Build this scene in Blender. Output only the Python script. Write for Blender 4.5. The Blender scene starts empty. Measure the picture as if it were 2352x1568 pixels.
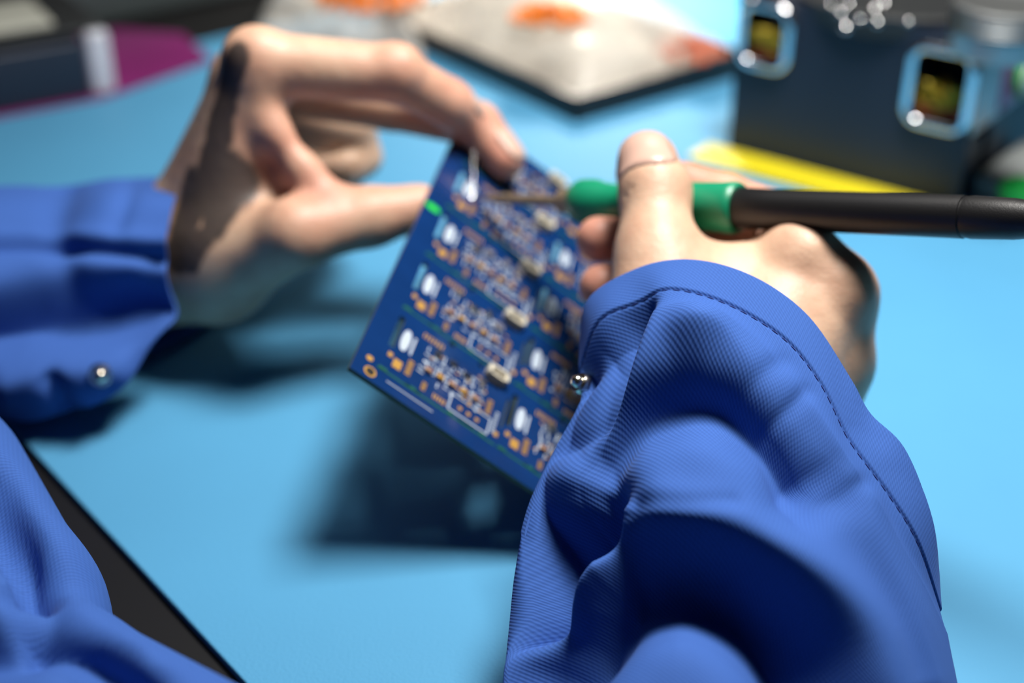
import bpy, bmesh, math, random
import numpy as np
from mathutils import Vector, Matrix

random.seed(7)
rng = np.random.default_rng(7)
scn = bpy.context.scene
COL = scn.collection

# ------------------------------------------------------------------ camera
ZT = 0.75                      # height of the bench mat
H = 0.28                       # lens height above the mat
PITCH = math.radians(30)
F = 2352 * 50 / 36.0           # focal length in pixels of the 2352 px frame
cam_d = bpy.data.cameras.new('camera')
cam_d.lens = 50; cam_d.sensor_width = 36; cam_d.clip_start = 0.01; cam_d.clip_end = 30
cam_d.dof.use_dof = True
cam_d.dof.focus_distance = 0.372
cam_d.dof.aperture_fstop = 5.0
cam_d.dof.aperture_blades = 0
cam = bpy.data.objects.new('camera', cam_d); COL.objects.link(cam)
cam.location = (0, 0, ZT + H)
cam.rotation_euler = (math.radians(60), 0, 0)
scn.camera = cam

# ------------------------------------------------------------------ world, lights, exposure
world = bpy.data.worlds.new('room_light'); scn.world = world
world.use_nodes = True
bg = world.node_tree.nodes['Background']
bg.inputs[0].default_value = (0.62, 0.78, 1.0, 1); bg.inputs[1].default_value = 0.012

def area(name, loc, target, sx, sy, power, color=(1, 1, 1)):
    l = bpy.data.lights.new(name, 'AREA'); l.shape = 'RECTANGLE'; l.size = sx; l.size_y = sy
    l.energy = power; l.color = color
    o = bpy.data.objects.new(name, l); COL.objects.link(o); o.location = loc
    o.rotation_euler = (Vector(target) - Vector(loc)).to_track_quat('-Z', 'Y').to_euler()
    return o

area('bench_light', (0.15, 0.47, ZT + 0.60), (0.11, 0.46, ZT), 0.22, 0.16, 6.9, (1.0, 0.96, 0.91))
area('ceiling_light', (-0.1, 0.9, ZT + 1.6), (0.05, 0.5, ZT), 1.2, 0.4, 1.0, (0.86, 0.93, 1.0))
lamp_ = area('tray_lamp', (0.06, 1.03, ZT + 0.24), (0.05, 0.95, ZT + 0.02), 0.08, 0.08, 1.3, (1.0, 0.90, 0.76))
lamp_.data.spread = math.radians(100)

vs = scn.view_settings
vs.view_transform = 'Standard'; vs.look = 'None'; vs.gamma = 1.0; vs.use_curve_mapping = False
vs.exposure = 0.28

# ------------------------------------------------------------------ geometry helpers
C0 = np.array([0, 0, ZT + H]); RIGHT = np.array([1., 0, 0])
FWD = np.array([0, math.cos(PITCH), -math.sin(PITCH)]); DOWN = np.array([0, -math.sin(PITCH), -math.cos(PITCH)])

def P(px, py, d):
    """World point that the lens sees at (px, py), d metres along the optical axis."""
    return C0 + d * ((px - 1176) / F * RIGHT + (py - 784) / F * DOWN + FWD)

def G(px, py, h=0.0):
    """World point at height h above the mat under a photograph position."""
    return P(px, py, (H - h) / (math.sin(PITCH) + (py - 784) / F * math.cos(PITCH)))

def project(pts):
    q = pts - C0
    d = q @ FWD
    return np.stack([q @ RIGHT / d * F + 1176, q @ DOWN / d * F + 784], -1), d

def nrm(v):
    return v / (np.linalg.norm(v) + 1e-12)

def set_mat(o, *mats):
    for m in mats: o.data.materials.append(m)

def link(name, me, mat=None, parent=None, smooth=True):
    o = bpy.data.objects.new(name, me); COL.objects.link(o)
    if mat is not None: me.materials.append(mat)
    if parent is not None: o.parent = parent
    if smooth:
        me.polygons.foreach_set('use_smooth', np.ones(len(me.polygons), bool))
    return o

def mesh_obj(name, verts, faces, mat=None, parent=None, smooth=True):
    me = bpy.data.meshes.new(name)
    me.from_pydata([tuple(v) for v in verts], [], [tuple(f) for f in faces]); me.update()
    return link(name, me, mat, parent, smooth)

def quads_obj(name, V, Q, mat=None, parent=None, smooth=True):
    me = bpy.data.meshes.new(name)
    V = np.asarray(V, np.float32); Q = np.asarray(Q, np.int32)
    me.vertices.add(len(V)); me.vertices.foreach_set('co', V.ravel())
    me.loops.add(Q.size); me.loops.foreach_set('vertex_index', Q.ravel())
    me.polygons.add(len(Q))
    me.polygons.foreach_set('loop_start', np.arange(0, Q.size, 4, dtype=np.int32))
    me.polygons.foreach_set('loop_total', np.full(len(Q), 4, np.int32))
    me.update(calc_edges=True); me.validate()
    return link(name, me, mat, parent, smooth)

class MB:
    """Collects shapes into one mesh."""
    def __init__(s): s.V = []; s.Fc = []
    def add(s, verts, faces):
        b = len(s.V); s.V += [tuple(v) for v in verts]; s.Fc += [tuple(i + b for i in f) for f in faces]
    def box(s, c, ex, ey, ez, sx, sy, sz, bev=0.0):
        c = np.asarray(c, float)
        if bev <= 0:
            vs_ = [c + ex * sx * i / 2 + ey * sy * j / 2 + ez * sz * k / 2 for i in (-1, 1) for j in (-1, 1) for k in (-1, 1)]
            s.add(vs_, [(0, 1, 3, 2), (4, 6, 7, 5), (0, 4, 5, 1), (2, 3, 7, 6), (0, 2, 6, 4), (1, 5, 7, 3)])
            return
        bm = bmesh.new(); bmesh.ops.create_cube(bm, size=1)
        bmesh.ops.scale(bm, vec=(sx, sy, sz), verts=bm.verts)
        bmesh.ops.bevel(bm, geom=bm.edges[:], offset=bev, segments=3, profile=0.5, affect='EDGES')
        bm.verts.ensure_lookup_table()
        for i, v in enumerate(bm.verts): v.index = i
        s.add([c + ex * v.co.x + ey * v.co.y + ez * v.co.z for v in bm.verts], [[v.index for v in f.verts] for f in bm.faces])
        bm.free()
    def tube(s, pts, rad, n=12, cap=True):
        pts = [np.asarray(p, float) for p in pts]
        if not hasattr(rad, '__len__'): rad = [rad] * len(pts)
        t0 = nrm(pts[1] - pts[0]); a = np.array([0, 0, 1.]) if abs(t0[2]) < .9 else np.array([1., 0, 0])
        u = nrm(np.cross(t0, a)); rings = []; vs_ = []
        for i, p in enumerate(pts):
            t = nrm(pts[min(i + 1, len(pts) - 1)] - pts[max(i - 1, 0)])
            u = nrm(u - t * np.dot(u, t)); w = np.cross(t, u)
            for k in range(n):
                an = 2 * math.pi * k / n
                vs_.append(p + rad[i] * (math.cos(an) * u + math.sin(an) * w))
        fs = []
        for i in range(len(pts) - 1):
            for k in range(n):
                fs.append((i * n + k, i * n + (k + 1) % n, (i + 1) * n + (k + 1) % n, (i + 1) * n + k))
        if cap:
            fs.append(tuple(range(n))[::-1]); fs.append(tuple((len(pts) - 1) * n + k for k in range(n)))
        s.add(vs_, fs)
    def lathe(s, base, axis, prof, n=40):
        """prof: (height along axis, radius) pairs"""
        s.tube_prof(base, axis, prof, n)
    def tube_prof(s, base, axis, prof, n):
        axis = nrm(np.asarray(axis, float)); a = np.array([0, 0, 1.]) if abs(axis[2]) < .9 else np.array([1., 0, 0])
        u = nrm(np.cross(axis, a)); w = np.cross(axis, u); vs_ = []
        for h, r in prof:
            for k in range(n):
                an = 2 * math.pi * k / n
                vs_.append(np.asarray(base) + axis * h + max(r, 1e-5) * (math.cos(an) * u + math.sin(an) * w))
        fs = [(i * n + k, i * n + (k + 1) % n, (i + 1) * n + (k + 1) % n, (i + 1) * n + k) for i in range(len(prof) - 1) for k in range(n)]
        fs.append(tuple(range(n))[::-1]); fs.append(tuple((len(prof) - 1) * n + k for k in range(n)))
        s.add(vs_, fs)
    def build(s, name, mat=None, parent=None, smooth=False):
        o = mesh_obj(name, s.V, s.Fc, mat, parent, smooth)
        bm = bmesh.new(); bm.from_mesh(o.data); bmesh.ops.recalc_face_normals(bm, faces=bm.faces); bm.to_mesh(o.data); bm.free()
        if smooth:
            o.data.polygons.foreach_set('use_smooth', np.ones(len(o.data.polygons), bool))
            md = o.modifiers.new('edges', 'EDGE_SPLIT'); md.split_angle = math.radians(42)
        return o

def plate_with_holes(mb, o, ex, ey, ez, w, h, t, holes):
    """A flat plate from corner o spanning w, h and thickness t (towards -ez) with rectangular holes (x0, y0, x1, y1)."""
    xs = sorted({0, w, *[q for r in holes for q in (r[0], r[2])]}); ys = sorted({0, h, *[q for r in holes for q in (r[1], r[3])]})
    solid = {}
    for i in range(len(xs) - 1):
        for j in range(len(ys) - 1):
            cx, cy = (xs[i] + xs[i + 1]) / 2, (ys[j] + ys[j + 1]) / 2
            solid[i, j] = not any(r[0] < cx < r[2] and r[1] < cy < r[3] for r in holes)
    idx = {}; V = []; Fc = []
    def v(i, j, k):
        if (i, j, k) not in idx:
            idx[i, j, k] = len(V); V.append(o + ex * xs[i] + ey * ys[j] - ez * t * k)
        return idx[i, j, k]
    for (i, j), sol in solid.items():
        if not sol: continue
        Fc.append((v(i, j, 0), v(i + 1, j, 0), v(i + 1, j + 1, 0), v(i, j + 1, 0)))
        Fc.append((v(i, j, 1), v(i, j + 1, 1), v(i + 1, j + 1, 1), v(i + 1, j, 1)))
        for di, dj, a, b in ((-1, 0, (i, j), (i, j + 1)), (1, 0, (i + 1, j + 1), (i + 1, j)), (0, -1, (i + 1, j), (i, j)), (0, 1, (i, j + 1), (i + 1, j + 1))):
            if not solid.get((i + di, j + dj), False):
                Fc.append((v(*a, 0), v(*b, 0), v(*b, 1), v(*a, 1)))
    mb.add(V, Fc)

def tag(o, label=None, cat=None, group=None, kind=None):
    if label: o['label'] = label
    if cat: o['category'] = cat
    if group: o['group'] = group
    if kind: o['kind'] = kind
    return o

def empty(name, loc=(0, 0, 0)):
    o = bpy.data.objects.new(name, None); COL.objects.link(o); o.location = tuple(loc); o.empty_display_size = 0.02
    return o

def adopt(root, *obs):
    """Parent objects whose meshes are in world coordinates under a root that stands elsewhere."""
    for o in obs:
        o.parent = root
        o.data.transform(Matrix.Translation(-Vector(root.location)))

# ------------------------------------------------------------------ materials
def mat(name, color, rough=0.5, metal=0.0, noise=0.0, nscale=80.0, bump=0.0, bscale=300.0, coat=0.0, spec=0.5, trans=0.0, alpha=1.0, sss=0.0, sheen=0.0):
    m = bpy.data.materials.new(name); m.use_nodes = True
    nt = m.node_tree; b = nt.nodes['Principled BSDF']
    b.inputs['Base Color'].default_value = (*color, 1); b.inputs['Roughness'].default_value = rough
    b.inputs['Metallic'].default_value = metal; b.inputs['Coat Weight'].default_value = coat
    b.inputs['Specular IOR Level'].default_value = spec; b.inputs['Transmission Weight'].default_value = trans
    b.inputs['Alpha'].default_value = alpha; b.inputs['Sheen Weight'].default_value = sheen
    tc = nt.nodes.new('ShaderNodeTexCoord')
    if noise > 0:
        n = nt.nodes.new('ShaderNodeTexNoise'); n.inputs['Scale'].default_value = nscale; n.inputs['Detail'].default_value = 4
        nt.links.new(tc.outputs['Object'], n.inputs['Vector'])
        mr = nt.nodes.new('ShaderNodeMapRange'); mr.inputs[1].default_value = .3; mr.inputs[2].default_value = .7
        mr.inputs[3].default_value = 1 - noise; mr.inputs[4].default_value = 1 + noise
        nt.links.new(n.outputs[0], mr.inputs[0])
        mx = nt.nodes.new('ShaderNodeVectorMath'); mx.operation = 'SCALE'; mx.inputs[0].default_value = color
        nt.links.new(mr.outputs[0], mx.inputs['Scale']); nt.links.new(mx.outputs[0], b.inputs['Base Color'])
    if bump > 0:
        n2 = nt.nodes.new('ShaderNodeTexNoise'); n2.inputs['Scale'].default_value = bscale; n2.inputs['Detail'].default_value = 3
        nt.links.new(tc.outputs['Object'], n2.inputs['Vector'])
        bp = nt.nodes.new('ShaderNodeBump'); bp.inputs['Strength'].default_value = bump; bp.inputs['Distance'].default_value = 0.001
        nt.links.new(n2.outputs[0], bp.inputs['Height']); nt.links.new(bp.outputs[0], b.inputs['Normal'])
    return m

def srgb(r, g, b):
    f = lambda c: (c / 255 / 12.92) if c <= 10 else ((c / 255 + .055) / 1.055) ** 2.4
    return (f(r) * .7, f(g) * .7, f(b) * .7)

def fabric_mat():
    m = bpy.data.materials.new('blue_twill'); m.use_nodes = True
    nt = m.node_tree; L = nt.links.new; b = nt.nodes['Principled BSDF']
    b.inputs['Roughness'].default_value = 0.85; b.inputs['Specular IOR Level'].default_value = 0.15
    b.inputs['Sheen Weight'].default_value = 0.04; b.inputs['Sheen Roughness'].default_value = 0.4
    b.inputs['Sheen Tint'].default_value = (.5, .65, 1, 1)
    uv = nt.nodes.new('ShaderNodeUVMap'); uv.uv_map = 'UVMap'
    def wave(rot, scale, dist):
        mp = nt.nodes.new('ShaderNodeMapping'); mp.inputs['Rotation'].default_value = (0, 0, rot)
        mp.inputs['Scale'].default_value = (scale, scale, scale); L(uv.outputs[0], mp.inputs[0])
        w = nt.nodes.new('ShaderNodeTexWave'); w.wave_type = 'BANDS'; w.bands_direction = 'X'
        w.inputs['Scale'].default_value = 1.0; w.inputs['Distortion'].default_value = dist; w.inputs['Detail'].default_value = 1
        w.inputs['Detail Scale'].default_value = .6
        L(mp.outputs[0], w.inputs[0]); return w
    w1 = wave(0.95, 330, 0.5); w2 = wave(-0.35, 300, 0.5)      # diagonal rib and the crossing thread
    mul = nt.nodes.new('ShaderNodeMath'); mul.operation = 'MULTIPLY_ADD'; mul.inputs[1].default_value = .45
    L(w2.outputs['Fac'], mul.inputs[0]); L(w1.outputs['Fac'], mul.inputs[2])
    n = nt.nodes.new('ShaderNodeTexNoise'); n.inputs['Scale'].default_value = 900; n.inputs['Detail'].default_value = 2
    L(uv.outputs[0], n.inputs[0])
    add = nt.nodes.new('ShaderNodeMath'); add.operation = 'MULTIPLY_ADD'; add.inputs[1].default_value = .5
    L(n.outputs[0], add.inputs[0]); L(mul.outputs[0], add.inputs[2])
    mr = nt.nodes.new('ShaderNodeMapRange'); mr.inputs[1].default_value = .2; mr.inputs[2].default_value = 1.6
    mr.inputs[3].default_value = .86; mr.inputs[4].default_value = 1.1; L(add.outputs[0], mr.inputs[0])
    n3 = nt.nodes.new('ShaderNodeTexNoise'); n3.inputs['Scale'].default_value = 40; L(uv.outputs[0], n3.inputs[0])
    sc = nt.nodes.new('ShaderNodeVectorMath'); sc.operation = 'SCALE'; sc.inputs[0].default_value = srgb(*COAT)
    L(mr.outputs[0], sc.inputs['Scale']); L(sc.outputs[0], b.inputs['Base Color'])
    bp = nt.nodes.new('ShaderNodeBump'); bp.inputs['Strength'].default_value = 0.22; bp.inputs['Distance'].default_value = 0.0003
    L(add.outputs[0], bp.inputs['Height']); L(bp.outputs[0], b.inputs['Normal'])
    return m

def skin_mat():
    m = bpy.data.materials.new('skin'); m.use_nodes = True
    nt = m.node_tree; L = nt.links.new; b = nt.nodes['Principled BSDF']
    b.inputs['Roughness'].default_value = 0.48; b.inputs['Specular IOR Level'].default_value = 0.4
    b.inputs['Subsurface Weight'].default_value = 0.18; b.inputs['Subsurface Radius'].default_value = (1, .35, .18)
    b.inputs['Subsurface Scale'].default_value = 0.004
    tc = nt.nodes.new('ShaderNodeTexCoord')
    n = nt.nodes.new('ShaderNodeTexNoise'); n.inputs['Scale'].default_value = 70; n.inputs['Detail'].default_value = 5; L(tc.outputs['Object'], n.inputs[0])
    cr = nt.nodes.new('ShaderNodeValToRGB'); cr.color_ramp.elements[0].position = .35; cr.color_ramp.elements[1].position = .68
    cr.color_ramp.elements[0].color = (*srgb(220, 176, 148), 1); cr.color_ramp.elements[1].color = (*srgb(238, 202, 172), 1)
    L(n.outputs[0], cr.inputs[0])
    at = nt.nodes.new('ShaderNodeAttribute'); at.attribute_name = 'flush'
    mx = nt.nodes.new('ShaderNodeMix'); mx.data_type = 'RGBA'; L(at.outputs['Fac'], mx.inputs[0]); L(cr.outputs[0], mx.inputs[6])
    mx.inputs[7].default_value = (*srgb(224, 140, 122), 1)
    at2 = nt.nodes.new('ShaderNodeAttribute'); at2.attribute_name = 'tattoo'
    nz = nt.nodes.new('ShaderNodeTexNoise'); nz.inputs['Scale'].default_value = 180; nz.inputs['Detail'].default_value = 3; L(tc.outputs['Object'], nz.inputs[0])
    ad = nt.nodes.new('ShaderNodeMath'); ad.operation = 'MULTIPLY_ADD'; ad.inputs[1].default_value = .5; L(nz.outputs[0], ad.inputs[0]); L(at2.outputs['Fac'], ad.inputs[2])
    st = nt.nodes.new('ShaderNodeMapRange'); st.inputs[1].default_value = .62; st.inputs[2].default_value = .9; L(ad.outputs[0], st.inputs[0])
    st.inputs[4].default_value = .9
    mx2 = nt.nodes.new('ShaderNodeMix'); mx2.data_type = 'RGBA'; L(st.outputs[0], mx2.inputs[0]); L(mx.outputs[2], mx2.inputs[6])
    mx2.inputs[7].default_value = (*srgb(46, 48, 52), 1)
    L(mx2.outputs[2], b.inputs['Base Color'])
    v = nt.nodes.new('ShaderNodeTexVoronoi'); v.inputs['Scale'].default_value = 900; L(tc.outputs['Object'], v.inputs[0])
    n4 = nt.nodes.new('ShaderNodeTexNoise'); n4.inputs['Scale'].default_value = 260; n4.inputs['Detail'].default_value = 4; L(tc.outputs['Object'], n4.inputs[0])
    a4 = nt.nodes.new('ShaderNodeMath'); a4.operation = 'MULTIPLY_ADD'; a4.inputs[1].default_value = .25; L(v.outputs[0], a4.inputs[0]); L(n4.outputs[0], a4.inputs[2])
    bp = nt.nodes.new('ShaderNodeBump'); bp.inputs['Strength'].default_value = .3; bp.inputs['Distance'].default_value = .0008
    L(a4.outputs[0], bp.inputs['Height']); L(bp.outputs[0], b.inputs['Normal'])
    return m

COAT = (66, 107, 188)
M = dict(
    mat=mat('blue_rubber_mat', srgb(94, 173, 220), .6, noise=.03, nscale=14, bump=.15, bscale=900, spec=.2),
    table=mat('black_laminate', srgb(22, 22, 24), .45),
    steel=mat('grey_painted_steel', srgb(70, 80, 82), .5),
    floor=mat('dark_vinyl', srgb(38, 40, 44), .6, noise=.2, nscale=6),
    wall=mat('dark_wall', srgb(46, 52, 58), .8, noise=.06, nscale=5),
    coat=fabric_mat(), skin=skin_mat(),
    thread=mat('navy_thread', srgb(36, 60, 140), .8),
    chrome=mat('chrome', (.75, .77, .8), .14, 1.0),
    snap=mat('snap_metal', (.62, .58, .5), .2, 1.0),
    nail=mat('fingernail', srgb(224, 184, 166), .35),
    green=mat('green_rubber', srgb(20, 150, 108), .38, bump=.1, bscale=1500),
    black=mat('black_plastic', srgb(22, 22, 24), .4, bump=.1, bscale=2500),
    iron=mat('hot_steel', srgb(176, 158, 134), .4, .6, noise=.2, nscale=300),
    solder=mat('bright_solder', (.86, .87, .88), .12, 1.0),
)

# ------------------------------------------------------------------ implicit surfaces for the body
class SDF:
    def __init__(s, lo, hi, h):
        s.h = h; s.lo = np.asarray(lo) - 3 * h
        n = np.ceil((np.asarray(hi) - s.lo) / h).astype(int) + 4
        s.n = n; s.f = np.full(n, 0.05, np.float32)
        s.ax = [s.lo[i] + h * np.arange(n[i]) for i in range(3)]
    def region(s, lo, hi):
        a = np.clip(np.floor((lo - s.lo) / s.h).astype(int), 0, s.n - 1); b = np.clip(np.ceil((hi - s.lo) / s.h).astype(int) + 1, 1, s.n)
        return tuple(slice(a[i], b[i]) for i in range(3))
    def cap(s, a, b, ra, rb, k=0.004, op='u', flat=None):
        """tapered round limb a-b; flat=(axis, factor) squashes it along a direction"""
        a = np.asarray(a, float); b = np.asarray(b, float); m = max(ra, rb) * 1.6 + k + 3 * s.h
        sl = s.region(np.minimum(a, b) - m, np.maximum(a, b) + m)
        X, Y, Z = np.meshgrid(s.ax[0][sl[0]], s.ax[1][sl[1]], s.ax[2][sl[2]], indexing='ij')
        q = np.stack([X, Y, Z], -1) - a; ab = b - a; L2 = ab @ ab
        t = np.clip(q @ ab / (L2 + 1e-12), 0, 1)
        w = q - t[..., None] * ab
        if flat is not None:
            ax, fac = flat; c = w @ ax; w = w + (c * (fac - 1))[..., None] * ax
        d = np.sqrt((w ** 2).sum(-1)) - (ra + (rb - ra) * t)
        g = s.f[sl]
        if op == 'u':
            hh = np.clip(.5 + .5 * (g - d) / k, 0, 1); s.f[sl] = g * (1 - hh) + d * hh - k * hh * (1 - hh)
        else:
            hh = np.clip(.5 - .5 * (g + d) / k, 0, 1); s.f[sl] = g * (1 - hh) - d * hh + k * hh * (1 - hh)
    def chain(s, pts, rads, k=0.004, flat=None):
        for i in range(len(pts) - 1): s.cap(pts[i], pts[i + 1], rads[i], rads[i + 1], k, flat=flat)
    def mesh(s, smooth=2):
        f = s.f; n = s.n; neg = f < 0
        acc = np.zeros((*(n - 1), 3), np.float32); cnt = np.zeros(n - 1, np.float32)
        def corner(o): return tuple(slice(o[i], n[i] - 1 + o[i]) for i in range(3))
        for axis in range(3):
            oth = [i for i in range(3) if i != axis]
            for p in (0, 1):
                for q in (0, 1):
                    o0 = [0, 0, 0]; o0[oth[0]] = p; o0[oth[1]] = q; o1 = list(o0); o1[axis] = 1
                    fa, fb = f[corner(o0)], f[corner(o1)]; cr = (fa < 0) != (fb < 0)
                    t = np.where(cr, fa / np.where(cr, fa - fb, 1), 0)
                    for i in range(3):
                        acc[..., i] += np.where(cr, (t if i == axis else o0[i]), 0)
                    cnt += cr
        act = cnt > 0; idx = np.full(n - 1, -1, np.int64); idx[act] = np.arange(act.sum())
        cells = np.argwhere(act)
        V = s.lo + s.h * (cells + acc[act] / cnt[act][:, None])
        Q = []
        for axis in range(3):
            sl0 = [slice(1, n[i] - 1) for i in range(3)]; sl1 = list(sl0)
            sl0[axis] = slice(0, n[axis] - 1); sl1[axis] = slice(1, n[axis])
            a, b = neg[tuple(sl0)], neg[tuple(sl1)]
            e = np.argwhere(a != b); flip = a[a != b]
            base = e + 1; base[:, axis] -= 1
            o = [i for i in range(3) if i != axis]; 
            def ci(d0, d1):
                c = base.copy(); c[:, o[0]] += d0; c[:, o[1]] += d1; return idx[c[:, 0], c[:, 1], c[:, 2]]
            q = np.stack([ci(-1, -1), ci(0, -1), ci(0, 0), ci(-1, 0)], -1)
            fl = flip if axis != 1 else ~flip
            q[~fl] = q[~fl][:, ::-1]
            Q.append(q)
        Q = np.concatenate(Q); Q = Q[(Q >= 0).all(1)]
        for _ in range(smooth):
            S = np.zeros_like(V); c = np.zeros(len(V))
            for i in range(4):
                a, b = Q[:, i], Q[:, (i + 1) % 4]
                np.add.at(S, a, V[b]); np.add.at(c, a, 1); np.add.at(S, b, V[a]); np.add.at(c, b, 1)
            V = V * .4 + .6 * S / np.maximum(c, 1)[:, None]
        return V, Q
    def value(s, p):
        g = (p - s.lo) / s.h; i = np.clip(np.floor(g).astype(int), 0, s.n - 2); t = g - i
        out = 0
        for a in (0, 1):
            for b in (0, 1):
                for c in (0, 1):
                    w = (t[:, 0] if a else 1 - t[:, 0]) * (t[:, 1] if b else 1 - t[:, 1]) * (t[:, 2] if c else 1 - t[:, 2])
                    out = out + w * s.f[i[:, 0] + a, i[:, 1] + b, i[:, 2] + c]
        return out
    def grad(s, p):
        e = s.h; g = np.stack([s.value(p + e * np.eye(3)[i]) - s.value(p - e * np.eye(3)[i]) for i in range(3)], -1)
        return g / (np.linalg.norm(g, axis=1)[:, None] + 1e-9)
    def snap(s, p, off=0.0, n=8):
        for _ in range(n): p = p - s.grad(p) * (s.value(p) - off)[:, None]
        return p

mm = 0.001
def seg_dist(p, a, b):
    ab = b - a; t = np.clip((p - a) @ ab / (ab @ ab + 1e-12), 0, 1)
    return np.linalg.norm(p - a - t[:, None] * ab, axis=1)

# ---- right hand: pen grip on the iron, thumb on top
R = dict(
    elbow=P(1760, 2300, .29), fore=P(1700, 1380, .386), wrist=P(1610, 1080, .404),
    i0=P(1838, 612, .437), m0=P(1918, 678, .436), r0=P(1908, 832, .44), p0=P(1880, 925, .444),
    t0=P(1500, 880, .420), t1=P(1508, 585, .437), t2=P(1505, 440, .4465), t3=P(1487, 372, .4545),
    i1=P(1800, 508, .470), i2=P(1665, 458, .468), i3=P(1562, 423, .474),
    m1=P(1745, 590, .480), m2=P(1550, 566, .476), m3=P(1376, 549, .470),
    r1=P(1760, 705, .480), r2=P(1565, 668, .470), r3=P(1382, 658, .459),
    p1=P(1770, 810, .478), p2=P(1640, 770, .468), p3=P(1500, 750, .455))
allp = np.array(list(R.values()))
hand_lo = allp[2:].min(0) - .03; hand_hi = allp[2:].max(0) + .03
lo = np.minimum(hand_lo, R['fore'] - .05); hi = np.maximum(hand_hi, R['fore'] + .05)
SR = SDF(lo, hi, 1.15 * mm)
k = 8 * mm
SR.chain([R['fore'] + (R['fore'] - R['wrist']) * .1, R['wrist'] * .5 + R['fore'] * .5, R['wrist']], [15 * mm, 19 * mm, 22 * mm], k)
for key, r in (('i0', 12), ('m0', 12), ('r0', 11.5), ('p0', 10.5)):
    base = R['wrist'] + (R[key] - R['wrist']) * .12
    SR.cap(base, R[key], 16 * mm, r * mm, 9 * mm)
SR.cap(P(1600, 830, .428), P(1840, 740, .447), 19 * mm, 15 * mm, 12 * mm)     # body of the palm
SR.cap(P(1560, 740, .435), P(1760, 680, .452), 15 * mm, 13 * mm, 12 * mm)
SR.cap(R['wrist'], R['t0'], 20 * mm, 15.5 * mm, 9 * mm)
SR.cap(R['t0'], R['t1'], 16 * mm, 12.3 * mm, 9 * mm)                           # thumb
SR.cap(P(1545, 650, .436), P(1790, 655, .446), 12 * mm, 10.5 * mm, 12 * mm)    # web towards the index finger
SR.cap(R['t1'], R['t2'], 11.5 * mm, 10.9 * mm, 5 * mm)
SR.cap(R['t2'], R['t3'], 10.9 * mm, 9.6 * mm, 4 * mm)
SR.cap(P(1487, 398, .4555), R['t3'], 10 * mm, 8.4 * mm, 3 * mm)
for f_, rr in (('i', (12, 9.4, 8.4, 7.8)), ('m', (12, 9.5, 8.4, 7.7)), ('r', (11.5, 9, 8, 7.4)), ('p', (10.5, 8, 7, 6.4))):
    pts = [R[f_ + '0'], R[f_ + '1'], R[f_ + '2'], R[f_ + '3']]
    for j in range(3): SR.cap(pts[j], pts[j + 1], rr[j] * mm, rr[j + 1] * mm, (6 if j == 0 else 2.6) * mm)
# knuckle heads, tendons and skin creases of the back of the hand
SR.cap(P(1835, 575, .432), P(1850, 585, .430), 9 * mm, 9 * mm, 6 * mm)
SR.cap(P(1930, 655, .428), P(1935, 670, .428), 8.6 * mm, 8.6 * mm, 6 * mm)
SR.cap(P(1922, 838, .435), P(1915, 850, .435), 10.6 * mm, 10.6 * mm, 4 * mm)
SR.cap(P(1895, 755, .439), P(1870, 880, .442), 12 * mm, 11.5 * mm, 8 * mm)   # dip between the knuckles
SR.cap(P(1872, 640, .424), P(1830, 720, .4215), .8 * mm, .5 * mm, 3 * mm, op='s')
for dy in (-16, 2, 20):                                                       # thumb knuckle creases
    SR.cap(P(1440, 452 + dy, .4395), P(1500, 446 + dy, .4365), .35 * mm, .35 * mm, 1.6 * mm, op='s')
    SR.cap(P(1500, 446 + dy, .4365), P(1560, 436 + dy, .4395), .35 * mm, .35 * mm, 1.6 * mm, op='s')
VR, QR = SR.mesh(3)

# ---- left hand: pinches the board, index and middle finger over its top, thumb behind
Lh = dict(
    fore=P(-60, 680, .54), wrist=P(405, 595, .538),
    i0=P(592, 148, .505), m0=P(562, 180, .526), r0=P(552, 246, .546), p0=P(530, 330, .562),
    i1=P(905, 170, .510), i2=P(1030, 236, .524), i3=P(1082, 284, .535),
    m1=P(895, 240, .543), m2=P(1098, 287, .5365), m3=P(1160, 364, .5343),
    r1=P(808, 285, .575), r2=P(828, 360, .583), r3=P(770, 408, .570),
    p1=P(750, 335, .590), p2=P(790, 405, .597), p3=P(730, 430, .583),
    t0=P(500, 625, .527), t1=P(680, 535, .503), t2=P(850, 498, .511), t3=P(962, 476, .5145))
allp = np.array(list(Lh.values()))[1:]
SL = SDF(np.minimum(allp.min(0) - .032, Lh['fore'] - .04), np.maximum(allp.max(0) + .032, Lh['fore'] + .04), 1.25 * mm)
SL.chain([Lh['fore'], Lh['wrist'] * .6 + Lh['fore'] * .4, Lh['wrist']], [25 * mm, 25 * mm, 23.5 * mm], 8 * mm)
SL.cap(P(600, 420, .558), P(720, 330, .582), 15 * mm, 12 * mm, 10 * mm)
SL.cap(P(600, 520, .552), P(745, 425, .578), 15 * mm, 11 * mm, 10 * mm)
for key, r in (('i0', 11), ('m0', 11.5), ('r0', 11), ('p0', 10)):
    SL.cap(Lh['wrist'] + (Lh[key] - Lh['wrist']) * .1, Lh[key], 15 * mm, r * mm, 9 * mm)
SL.cap(Lh['wrist'], Lh['t0'], 22 * mm, 18 * mm, 9 * mm)
SL.cap(Lh['t0'], Lh['t1'], 17 * mm, 12.5 * mm, 9 * mm)
SL.cap(Lh['t1'], Lh['t2'], 12 * mm, 10.6 * mm, 5 * mm)
SL.cap(Lh['t2'], Lh['t3'], 10.6 * mm, 8.6 * mm, 4 * mm)
SL.cap(P(505, 540, .520), P(570, 270, .512), 15 * mm, 9 * mm, 12 * mm)          # muscle between thumb and index
SL.chain([P(588, 190, .503), P(628, 300, .505), P(695, 390, .507), P(760, 455, .508)], [6 * mm, 5 * mm, 5 * mm, 6 * mm], 7 * mm)  # edge of the web
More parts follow.
